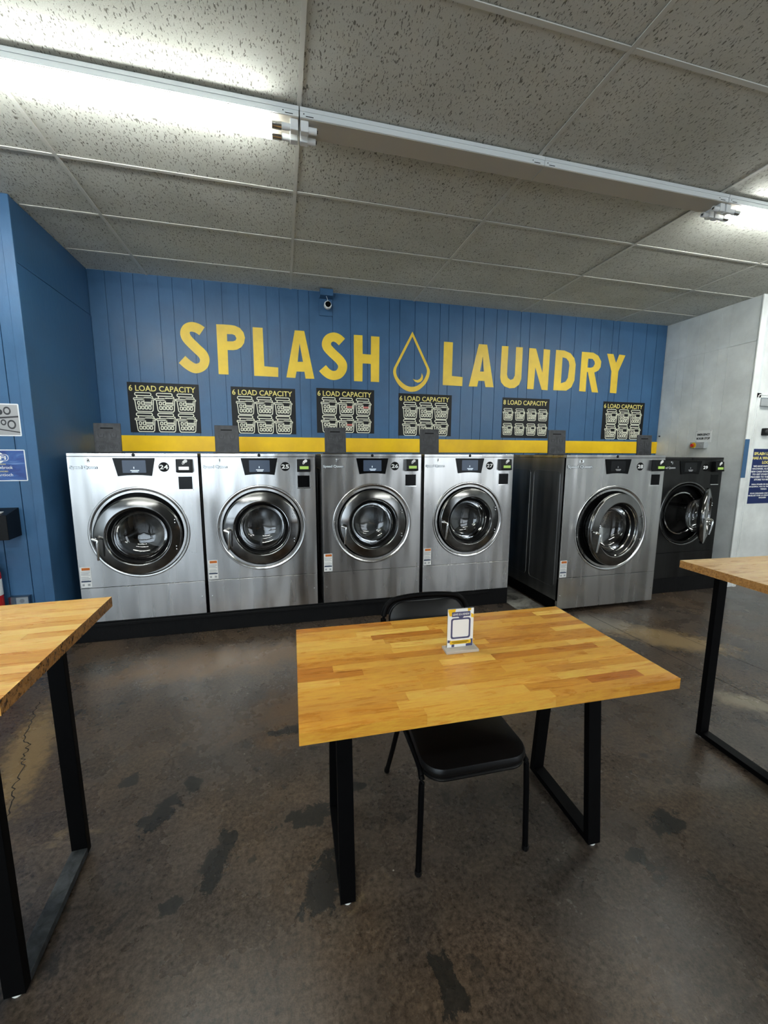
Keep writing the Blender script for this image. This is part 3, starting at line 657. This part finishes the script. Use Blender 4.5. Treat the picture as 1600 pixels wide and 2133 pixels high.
    lid = ld.build('dispenser_lid', M_GREYPLASTIC, e, (lid_x, lid_y, top+.002), bevel=.004, rot=(math.radians(-3), 0, 0))
    MB().box(.055, .155, -.0085, -.0065, lh-.050, lh-.038).build('finger_slot', M_RUBBER, lid)
    ic = MB(); yy = -.0072
    for (a0, b0) in ((.012, .105), (.112, .105), (.012, .008), (.112, .008)):
        stroke(ic, rbox(a0, a0+.09, b0, b0+.088, .01, 3), .0025, yy, .001, True)
    for a0 in (.034, .134):
        stroke(ic, [(a0, .168), (a0+.006, .136), (a0+.04, .136), (a0+.046, .168)], .006, yy, .0016); stroke(ic, [(a0+.023, .17), (a0+.023, .152)], .004, yy, .0016); stroke(ic, [(a0, .122), (a0+.046, .122)], .004, yy, .0016)
    for q in range(6):
        a = q*PI/3; stroke(ic, disc(.057+.017*math.cos(a), .045+.017*math.sin(a), .008, 10), .004, yy, .0016, True)
    stroke(ic, disc(.057, .045, .006, 8), .004, yy, .0016, True)
    stroke(ic, [(.122, .07), (.128, .045), (.146, .045), (.150, .07)], .005, yy, .0016); stroke(ic, [(.168, .072), (.146, .022)], .004, yy, .0016); stroke(ic, [(.162, .026), (.192, .026), (.177, .054)], .004, yy, .0016, True)
    ic.build('embossed_icons', M_ICONPLASTIC, lid)
    MB().box(lid_x-.02, lid_x+lw+.06, lid_y-.02, lid_y+.20, top, top+.006).build('dispenser_rim', M_BLACKPLASTIC, e)
    return e
H = 1.437
washer(-1.688, 3.797, .182, .975, H, 24, 6, M_STEEL, 'stainless front-loading washer numbered 24 with its door slightly ajar, nearest the blue left wall', ajar_drop=.02, lcd=M_PAPERGLOW)  # reader shows white paper here, given a painted glow
washer(-.687, 3.797, .182, .975, H, 25, 1.5, M_STEEL, 'stainless front-loading washer numbered 25, second from the left wall')
washer(.346, 3.797, .182, .975, H, 26, 1.5, M_STEEL, 'stainless front-loading washer numbered 26, above the chair back')
washer(1.356, 3.797, .182, .980, H, 27, 2.5, M_STEEL, 'stainless front-loading washer numbered 27 at the right end of the long plinth')
washer(2.674, 3.410, .004, 1.195, 1.612, 28, 8, M_STEEL, 'largest stainless washer, numbered 28, standing on the floor with door ajar', cx=.592, cz=.862, k=1.13, seam=.372, lid_y=.42, lid_x=.09, num_x=.884, panel_x=.606, skirt=.13, screen=M_SCREEN_DARK)
washer(4.090, 3.657, .187, .905, 1.405, 29, 33.5, M_DARKSTEEL, 'dark charcoal washer numbered 29 with its round door swung open', cx=.422, cz=.757, k=.95, side=M_DARKSTEEL, depth=1.1, lid_y=.40, num_x=.647, panel_x=.424, dark=True, screen=M_SCREEN_DARK)

# ------------------------------------------------------------------ tables
def table(cx, cy, rz, h_, w_, d_, legs, m, label, seed, rows=16, only=None):
    rnd = random.Random(seed); e = tag(empty('work_table', (cx, cy, 0), rz), label, 'table', 'butcher block tables on black legs')
    th = .04; rw = d_/rows
    for r in range(rows):
        y0 = -d_/2+r*rw; x = -w_/2; first = True
        while x < w_/2-1e-4:
            L = rnd.uniform(.22, .54)
            if first: L = rnd.uniform(.06, .46); first = False
            if w_/2-(x+L) < .10: L = w_/2-x
            dx = .0002
            MB().box(0, L-dx, 0, rw-dx, 0, th).build('stave', m, e, (x, y0, h_-th)); x += L
    (lx0, lx1, bf, bb, tf, tb) = legs['L']; zt = h_-th-.0005
    for key in ('L', 'R'):
        x0, x1, bf, bb, tf, tb = legs[key]
        for (yb_, yt, sgn) in ((bf, tf, 1), (bb, tb, -1)):
            t_ = .03*sgn
            ya, yb2 = sorted((yb_, yb_+t_)); yc, yd = sorted((yt, yt+t_))
            MB().hexa([(x0,ya,.012),(x1,ya,.012),(x1,yb2,.012),(x0,yb2,.012)], [(x0,yc,zt-.006),(x1,yc,zt-.006),(x1,yd,zt-.006),(x0,yd,zt-.006)]).build('leg', M_BLACKMETAL, e, bevel=.0015)
        MB().box(x0, x1, bf+.0305, bb-.0305, .012, .040).build('foot_bar', M_TOPDUST if seed == 2 else M_BLACKMETAL, e, bevel=.0015)
        MB().box(x0-.01, x1+.01, min(tf, bf)-.0, max(tb, bb), zt-.006, zt).build('mounting_plate', M_BLACKMETAL, e)
        for yy in (bf+.018, bb-.018): MB().revolve([(0.001, 0), (.014, 0), (.016, .004), (.012, .0125), (.001, .0125)], (x0+x1)/2, yy, 0, 14, 'z').build('glide', M_GLIDE, e)
    return e
table(.7215, 1.4675, math.radians(-1.2), .80, 1.386, .733, dict(L=(-.565, -.509, -.243, .186, -.172, .125), R=(.466, .524, -.243, .186, -.172, .125)), M_WOOD,
      'warm butcher block table in the centre with a chair pushed under it', 1)
table(-1.374, 1.414, math.radians(2.05), 1.04, 1.386, .728, dict(L=(-.568, -.512, -.21, .266, -.21, .245), R=(.512, .568, -.21, .266, -.21, .245)), M_WOOD_BURNT,
      'taller butcher block table at the left edge with dark scorch marks on its end', 2)
table(2.798, 1.318, math.radians(-3.5), 1.04, 1.386, .728, dict(L=(-.527, -.471, -.21, .300, -.21, .300), R=(.471, .527, -.21, .300, -.21, .300)), M_WOOD_PALE,
      'paler tall butcher block table at the right edge in front of washer 29', 3)

# ------------------------------------------------------------------ chair
ch = tag(empty('stacking_chair', (.697, 1.5, 0), math.radians(-1)), 'black vinyl stacking chair with tube legs pushed under the centre table', 'chair')
def cushion(w_, d_, th, r, name, m, parent, loc, rot, crown=.012, taper=0.0):
    mb = MB(); base = rbox(-w_/2, w_/2, -d_/2, d_/2, r, 8); n = len(base); rings = []
    prof = [(.90, 0), (.975, .10), (1.0, .35), (1.0, .62), (.975, .88), (.90, 1.0), (.6, 1.06), (.25, 1.09)]
    vs = []
    for s_, zf in prof:
        for (x, y) in base:
            kx = 1-taper*((y+d_/2)/d_)
            vs.append((x*kx*s_, y*s_, th*min(zf, 1)+(max(0, zf-1)*crown*11)))
    fs = [(j*n+i, j*n+(i+1) % n, (j+1)*n+(i+1) % n, (j+1)*n+i) for j in range(len(prof)-1) for i in range(n)]
    fs += [tuple(range(n-1, -1, -1)), tuple(range((len(prof)-1)*n, len(prof)*n))]
    mb.add(vs, fs, True); o = mb.build(name, m, parent, loc, rot=rot); return o
seat = cushion(.445, .45, .045, .085, 'seat', M_LEATHER, ch, (.0, -.035, .432), (math.radians(2), 0, 0), taper=.08)
cushion(.437, .442, .02, .085, 'seat_pan', M_BLACKPLASTIC, seat, (0, 0, -.018), (0, 0, 0), crown=0, taper=.08)
cushion(.408, .225, .036, .085, 'backrest', M_LEATHER, ch, (0, .405, .752), (math.radians(74), 0, 0))
R_ = .0115
for sx in (-1, 1):
    MB().tube(arc_pts([(sx*.232, -.222, .004), (sx*.222, -.214, .36), (sx*.219, -.200, .405), (sx*.216, -.150, .424), (sx*.214, .0, .424), (sx*.212, .12, .420)], 5), R_, 12).build('front_leg', M_BLACKMETAL, ch)
    MB().tube(arc_pts([(sx*.232, .305, .004), (sx*.226, .20, .22), (sx*.222, .135, .36), (sx*.219, .10, .405)], 5), R_, 12).build('rear_leg', M_BLACKMETAL, ch)
    for (px, py) in ((sx*.232, -.222), (sx*.232, .305)): MB().revolve([(.001, 0), (.013, 0), (.0145, .006), (.013, .022), (.001, .022)], px, py, 0, 12, 'z').build('foot_cap', M_BLACKPLASTIC, ch)
fr = arc_pts([(-.214, .11, .412), (-.222, .24, .47), (-.228, .33, .60), (-.232, .385, .73), (-.228, .405, .80), (-.205, .418, .852), (-.15, .426, .878), (0, .430, .888), (.15, .426, .878), (.205, .418, .852), (.228, .405, .80), (.232, .385, .73), (.228, .33, .60), (.222, .24, .47), (.214, .11, .412)], 5)
MB().tube(fr, .0145, 12).build('back_frame', M_BLACKMETAL, ch)
MB().tube([(-.21, .10, .418), (.21, .10, .418)], .009, 10).tube([(-.21, -.12, .42), (.21, -.12, .42)], .009, 10).build('seat_rail', M_BLACKMETAL, ch)

# ------------------------------------------------------------------ review card stand on the centre table
cs = tag(empty('card_holder', (.704, 1.487, .8), math.radians(-2)), 'clear acrylic card holder with a LEAVE US A REVIEW card on the centre table', 'card holder')
MB().box(-.072, .072, -.034, .026, 0, .012).build('base', M_FROST, cs, bevel=.002)
MB().box(-.0585, .0585, .003, .006, .0125, .183).build('back_sheet', M_ACRYLIC, cs)
card = MB().box(-.0575, .0575, .0, .0014, .0130, .181).build('card', M_WHITE, cs)
y_ = -.0001
MB().prism([(-.056,.172),(-.056,.181),(-.022,.181),(-.026,.168),(-.040,.150),(-.050,.152)], y_-.0004, y_).prism([(.030,.181),(.046,.181),(.044,.172),(.032,.168)], y_-.0004, y_).prism([(.046,.160),(.057,.152),(.057,.138),(.046,.142)], y_-.0004, y_).build('yellow_shapes', M_YELLOWPL, card)
bn = MB().prism(rbox(-.040, .042, .147, .168, .003), y_-.0006, y_-.0001)
bn.prism([(-.012,.148),(.014,.148),(.006,.138),(-.004,.138)], y_-.0006, y_-.0001)
M_CARDNAVY = mat('card_slate_blue_print', (74, 76, 112), 0.5); bn.build('banner', M_CARDNAVY, card)
text('LEAVE US A REVIEW', .001, .1575, .074, .009, y_-.0007, M_WHITE, card, 'card_heading', th=.0004, bold=.01)
filled('frame_outline', rbox(-.043, .044, .050, .141, .010), [rbox(-.036, .037, .057, .134, .007)], y_-.0002, .0005, M_CARDNAVY, card)
MB().prism([(-.056,.034),(-.056,.046),(-.044,.044),(-.036,.034)], y_-.0004, y_).prism([(.026,.014),(.056,.014),(.056,.045),(.046,.045),(.040,.026),(.026,.024)], y_-.0004, y_).box(-.038, -.026, y_-.0004, y_, .014, .026).build('dark_shapes', M_CARDNAVY, card)
yb_ = MB().prism(rbox(-.046, .048, .026, .042, .003), y_-.0008, y_-.0003).build('yellow_band', M_YELLOWPL, card)
MB().box(-.036, .036, y_-.0011, y_-.0008, .037, .0385).box(-.038, .040, y_-.0011, y_-.0008, .0335, .035).box(-.030, .030, y_-.0011, y_-.0008, .030, .0315).build('fine_print', M_BLACKPRINT, yb_)

# ------------------------------------------------------------------ ceiling light strips
def strip(x0, x1, lit, label, grp='fluorescent strip fixtures', yc=2.413):
    e = tag(empty('fluorescent_light', (x0, yc, CZ)), label, 'ceiling light', grp)
    L = x1-x0; half = L/2
    for k in range(2):
        a0 = k*half+.001; a1 = (k+1)*half-.001
        c = MB().box(a0, a1, 0, .145, -.052, -.0065).build('channel', M_WHITEMETAL, e, bevel=.003)
        MB().box(a0, a1, -.004, .0, -.026, -.0065).build('side_flange', M_WHITEMETAL, c)
        MB().box(a0+.002, a1-.002, .006, .139, -.0545, -.0515).build('underside_shade_plate', M_UNDERSHADE, c)  # extra plate whose taupe paints the shade under the channel
        sl = MB()
        for xx in (a0+.05, a1-.05): sl.box(xx-.02, xx+.02, -.0012, 0, -.047, -.044); sl.revolve([(0, -.001), (.003, -.001), (.003, 0)], xx-.03, 0, -.036, 8)
        sl.build('slot', M_BLACKPRINT, c)
    for xs, sg in ((.004, 1), (L-.004, -1)):
        for yy in (.035, .110):
            a0, a1 = sorted((xs, xs+.042*sg))
            s_ = MB().box(a0, a1, yy-.019, yy+.019, -.105, -.0525).build('lamp_socket', M_WHITEPL, e, bevel=.004)
            b0, b1 = sorted((xs+.042*sg, xs+.085*sg))
            MB().tube([(b0, yy, -.086), (b1, yy, -.086)], .016, 14).build('socket_collar', M_WHITEPL, s_)
            if not lit: MB().revolve([(.001, 0), (.008, 0), (.008, .006), (.001, .006)], xs+.085*sg, yy, -.086, 10, 'x').build('contact', M_BLACKPLASTIC, s_)
    if lit:
        for yy in (.035, .110):
            c0, c1 = .09, L-.09
            tb = MB().tube([(c0+.05, yy, -.086), (c1-.05, yy, -.086)], .0195, 16).build('tube', M_TUBE, e)
            MB().tube([(c0, yy, -.086), (c0+.052, yy, -.086)], .0188, 16).tube([(c1-.052, yy, -.086), (c1, yy, -.086)], .0188, 16).build('tube_cap', M_CHROME, tb)
strip(-2.78, .138, True, 'white fluorescent strip with two lit tubes over the left table')
strip(.142, 3.058, False, 'middle white strip fixture with empty sockets and no tubes')
strip(3.062, 5.98, True, 'white fluorescent strip with two lit tubes at the right edge')
for (yc, xs) in ((-.87, (-2.78, 3.062)), (-4.0, (-2.78, 3.062))):  # unseen tube rows, added to light the room
    for x0 in xs: strip(x0, x0+2.916, True, 'added unseen lit fluorescent strip in the %s row behind the camera, %s half' % ('nearer' if yc > -2 else 'farther street side', 'left' if x0 < 0 else 'right'), 'added unseen strip lights behind the camera', yc)

# ------------------------------------------------------------------ security camera
sk = tag(empty('security_camera', (.52, YB, 3.30)), 'small white security camera with black face on a blue block under the ceiling', 'camera')
MB().box(-.072, .076, -.016, -.0005, -.145, .103).build('mounting_board', M_BLUE, sk, bevel=.002)
MB().box(-.070, .072, -.135, -.0165, .030, .098).build('mounting_block', M_BLUE, sk, bevel=.003)
cb = MB().revolve([(.001, .045), (.030, .042), (.040, .02), (.042, -.01), (.038, -.028), (.030, -.032)], .013, -.105, -.062, 28)
cb = cb.build('camera_body', M_WHITEPL, sk)
MB().revolve([(.001, -.034), (.026, -.034), (.031, -.030)], .016, -.105, -.060, 28).build('camera_face', M_GLOSSBLACK, cb)
MB().tube([(.013, -.06, -.062), (.013, -.0165, -.062)], .012, 10).build('camera_arm', M_WHITEPL, sk)
MB().tube(arc_pts([(.0, -.10, .0302), (.010, -.112, .0), (.016, -.108, -.022)], 5), .0028, 8).build('cable', M_WHITEPL, sk)

# ------------------------------------------------------------------ right wall: boiler stop and sign (facing -x)
RZ = -PI/2
bs = tag(empty('wall_sign', (XR, 4.162, 1.86), RZ), 'small white EMERGENCY BOILER STOP sign on the pale right wall', 'sign')
MB().box(-.100, .100, -.003, -.0003, -.075, .075).build('plate', M_WHITEPL, bs)
text('EMERGENCY', 0, .022, .165, .028, -.0031, M_BLACKPRINT, bs, bold=.04); text('BOILER STOP', 0, -.028, .172, .028, -.0031, M_BLACKPRINT, bs, bold=.04)
MB().revolve([(.001, -.005), (.004, -.004), (.004, -.003)], -.090, 0, .066, 8).revolve([(.001, -.005), (.004, -.004), (.004, -.003)], .090, 0, .066, 8).revolve([(.001, -.005), (.004, -.004), (.004, -.003)], -.090, 0, -.066, 8).build('screw', M_GREYPLASTIC, bs)
bx = tag(empty('emergency_stop_button', (XR, 4.195, 1.745), RZ), 'grey box with a red mushroom button on a yellow plate below the boiler stop sign', 'switch')
MB().box(-.095, .095, -.055, -.0005, -.040, .040).build('box', M_LIGHTGREY, bx, bevel=.003)
yp = MB().revolve([(.001, -.004), (.034, -.004), (.036, 0)], -.045, -.055, 0, 24).build('yellow_plate', M_YELLOWPL, bx)
MB().revolve([(.001, -.034), (.018, -.033), (.022, -.026), (.020, -.018), (.011, -.016), (.011, -.004)], -.045, -.055, 0, 24).build('button', M_REDBUTTON, yp)
MB().revolve([(.001, -.003), (.014, -.003), (.015, 0)], .045, -.055, 0, 20).build('knockout', M_LIGHTGREY, bx)
tag(MB().revolve([(.001, -.012), (.010, -.010), (.012, 0)], 0, 0, 0, 14).build('wall_bolt', M_GREYPLASTIC, None, (XR, 4.80, 1.885), rot=(0, 0, RZ)), 'small dark bolt on the pale wall next to the yellow stripe', 'bolt')
# blue painted strip on the white trim and the white door
tag(MB().box(5.276, 5.345, YF-.0145, YF-.0125, 1.353, 1.806).build('sticker_strip', M_BLUE), 'narrow vertical blue strip on the white corner trim beside the door', 'strip')
cas = st(MB().box(5.376, 5.432, YF-.012, YF+.005, 0, 2.335).box(5.376, 6.476, YF-.012, YF+.005, 2.285, 2.335).box(6.42, 6.476, YF-.012, YF+.005, 0, 2.285)
      .box(5.388, 5.40, YF-.018, YF-.011, 0, 2.323).box(5.388, 6.46, YF-.018, YF-.011, 2.312, 2.323).build('trim_4', M_WHITETRIM))
dr = st(MB().box(5.433, 6.419, YF+.02, YF+.06, .006, 2.283).build('door_1', M_WHITETRIM))
MB().box(5.440, 5.72, YF-.020, YF+.0195, 2.190, 2.272).build('door_closer', M_LIGHTGREY, dr, bevel=.003)
kpd = MB().prism(rbox(5.560, 5.662, 1.853, 1.938, .012), YF-.015, YF+.0195).build('keypad_lock', M_BLACKPLASTIC, dr)
MB().revolve([(.001, -.018), (.020, -.016), (.028, -.004), (.030, 0)], 5.600, YF-.015, 1.895, 24).build('lock_dial', M_GREYPLASTIC, kpd)
dp = tag(empty('notice_poster', (5.448, YF+.0195, 1.033)), 'navy notice headed SPLASH LAUNDRY HAS A WHOLE NEW LOOK on the white door', 'poster')
MB().box(0, .54, -.0012, -.0002, 0, .662).build('sheet', M_NAVY, dp)
def ctext(lines, z, dz, h_, m, cw):
    for i, l in enumerate(lines): text(l, .27, z-i*dz, min(.52, len(l)*cw), h_, -.0013, m, dp, 'text_line', th=.0004, bold=.05)
ctext(['SPLASH LAUNDRY', 'HAS A WHOLE NEW', 'LOOK!'], .605, .052, .036, M_CREAM, .0325)
ctext(['WE HAVE INSTALLED NEW', 'MACHINES, ALONG WITH A', 'NEW CARD PAYMENT SYSTEM.', 'TO GET STARTED PLEASE', 'PROCEED TO THE FRONT OF', 'STORE TO REGISTER'], .455, .0325, .021, M_WHITE, .0205)
ctext(['PARA PONER EN MARCHA LA', 'MAQUINA, VEA EL FRENTE DE LA', 'TIENDA'], .235, .029, .018, M_WHITE, .0178)
ctext(['POUR DEMARRER UNE MACHINE', 'VEUILLEZ VOIR LA DEVANTURE DU', 'MAGASIN'], .125, .027, .017, M_WHITE, .0168)

# ------------------------------------------------------------------ left wall items (face y = YF)
pp = tag(empty('photo_poster', (-2.32, YF, 1.743)), 'white-bordered black and white photograph of washing machines on the left blue wall', 'poster')
MB().prism(rbox(0, .42, 0, .237, .008), -.002, -.0003).build('sheet', M_WHITEPL, pp)
MB().box(.008, .412, -.0026, -.0019, .008, .229).build('picture', M_GREYP, pp)
q_ = MB()
for (a0, b0, r) in ((.345,.185,.030),(.300,.175,.020),(.268,.165,.014),(.365,.085,.034),(.315,.10,.022),(.280,.105,.016),(.252,.108,.012)): q_.prism([(a0+math.cos(2*PI*k/20)*r*.8, b0+math.sin(2*PI*k/20)*r) for k in range(20)], -.0036, -.0026)
q_.prism([(.20,.13),(.412,.150),(.412,.138),(.20,.118)], -.0034, -.0026).prism([(.20,.068),(.412,.032),(.412,.024),(.20,.060)], -.0034, -.0026)
q_.build('machine_image', M_GREYPLASTIC, pp)
M_PICLIGHT = mat('pale_grey_print', (205, 206, 204), 0.5)
q_ = MB()
for (a0, b0, r) in ((.345,.185,.018),(.365,.085,.022),(.315,.10,.012)): q_.prism([(a0+math.cos(2*PI*k/16)*r*.8, b0+math.sin(2*PI*k/16)*r) for k in range(16)], -.0042, -.0036)
q_.build('machine_glass_image', M_GREYP, pp)
wf = tag(empty('wifi_poster', (-2.32, YF, 1.407)), 'blue WiFi network and password notice on the left blue wall', 'poster')
MB().prism(rbox(0, .425, 0, .236, .006), -.002, -.0003).build('sheet', M_WHITEPL, wf)
MB().box(.007, .418, -.0026, -.0019, .007, .229).build('blue_field', M_WIFI, wf)
MB().prism([(.242+.050*math.cos(2*PI*k/28), .176+.045*math.sin(2*PI*k/28)) for k in range(28)], -.0030, -.0026).build('logo_disc', M_WHITE, wf)
MB().prism(rbox(.245, .318, .150, .202, .024), -.0034, -.0030).build('logo_pill', M_WHITE, wf)
MB().prism(rbox(.248, .314, .153, .199, .021), -.0036, -.0033).build('logo_pill_inner', M_WIFI, wf)
text('Wi', .230, .176, .030, .032, -.0031, M_WIFI, wf, bold=.03, th=.0004); text('Fi', .282, .176, .040, .032, -.0037, M_WHITE, wf, bold=.03, th=.0004)
text('NETWORK', .262, .127, .070, .010, -.0027, M_CREAM, wf); text('Willowbrook', .262, .103, .150, .024, -.0027, M_WHITE, wf)
text('PASSWORD', .265, .073, .080, .010, -.0027, M_CREAM, wf); text('wifiantioch', .265, .048, .135, .022, -.0027, M_WHITE, wf)
dbx = tag(empty('drop_box', (-2.14, YF, 1.0)), 'black metal drop box with a slanted top on the left blue wall', 'box')
MB().hexa([(-.17,-.16,-.02),(.162,-.16,-.02),(.162,-.0005,-.012),(-.17,-.0005,-.012)], [(-.17,-.16,.165),(.162,-.16,.165),(.162,-.0005,.205),(-.17,-.0005,.205)]).build('body', M_BLACKPLASTIC, dbx, bevel=.003)
MB().box(.03, .11, -.125, -.085, .1755, .186).build('paper_slip', M_WHITE, dbx)
fe = tag(empty('fire_extinguisher', (-2.175, YF-.085, .545)), 'red fire extinguisher with white label low on the left blue wall', 'fire extinguisher')
MB().revolve([(.001, -.20), (.06, -.20), (.066, -.19), (.066, .16), (.058, .20), (.035, .235), (.022, .245), (.022, .262), (.001, .262)], 0, 0, 0, 32, 'z').build('cylinder', M_RED, fe)
MB().revolve([(.0665, .0), (.0668, .0), (.0668, .125), (.0665, .125)], 0, 0, 0, 32, 'z').build('label', M_WHITE, fe)
MB().box(-.012, .012, -.03, .03, .262, .292).tube([(0, .02, .295), (.055, -.03, .318), (.085, -.05, .312)], .006, 8).tube([(0, .0, .285), (.05, -.03, .282)], .005, 8).build('valve', M_BLACKPLASTIC, fe)
MB().box(-.03, .03, .064, .0845, -.03, .05).build('bracket', M_BLACKPLASTIC, fe)
oc = tag(empty('outlet_box', (-2.03, YF, .445)), 'clear plastic covered white power outlet low on the left blue wall', 'outlet')
MB().box(-.04, .04, -.008, -.0005, -.06, .045).build('plate', M_WHITEPL, oc, bevel=.002)
for zz in (.018, -.028): MB().prism(disc(0, zz, .016, 16), -.0105, -.008).build('socket', M_LIGHTGREY, oc)
MB().box(-.066, .066, -.05, -.046, -.10, .065).box(-.066, -.062, -.046, -.0005, -.10, .065).box(.062, .066, -.046, -.0005, -.10, .065).box(-.062, .062, -.046, -.0005, .061, .065).build('clear_cover', M_ACRYLIC, oc)
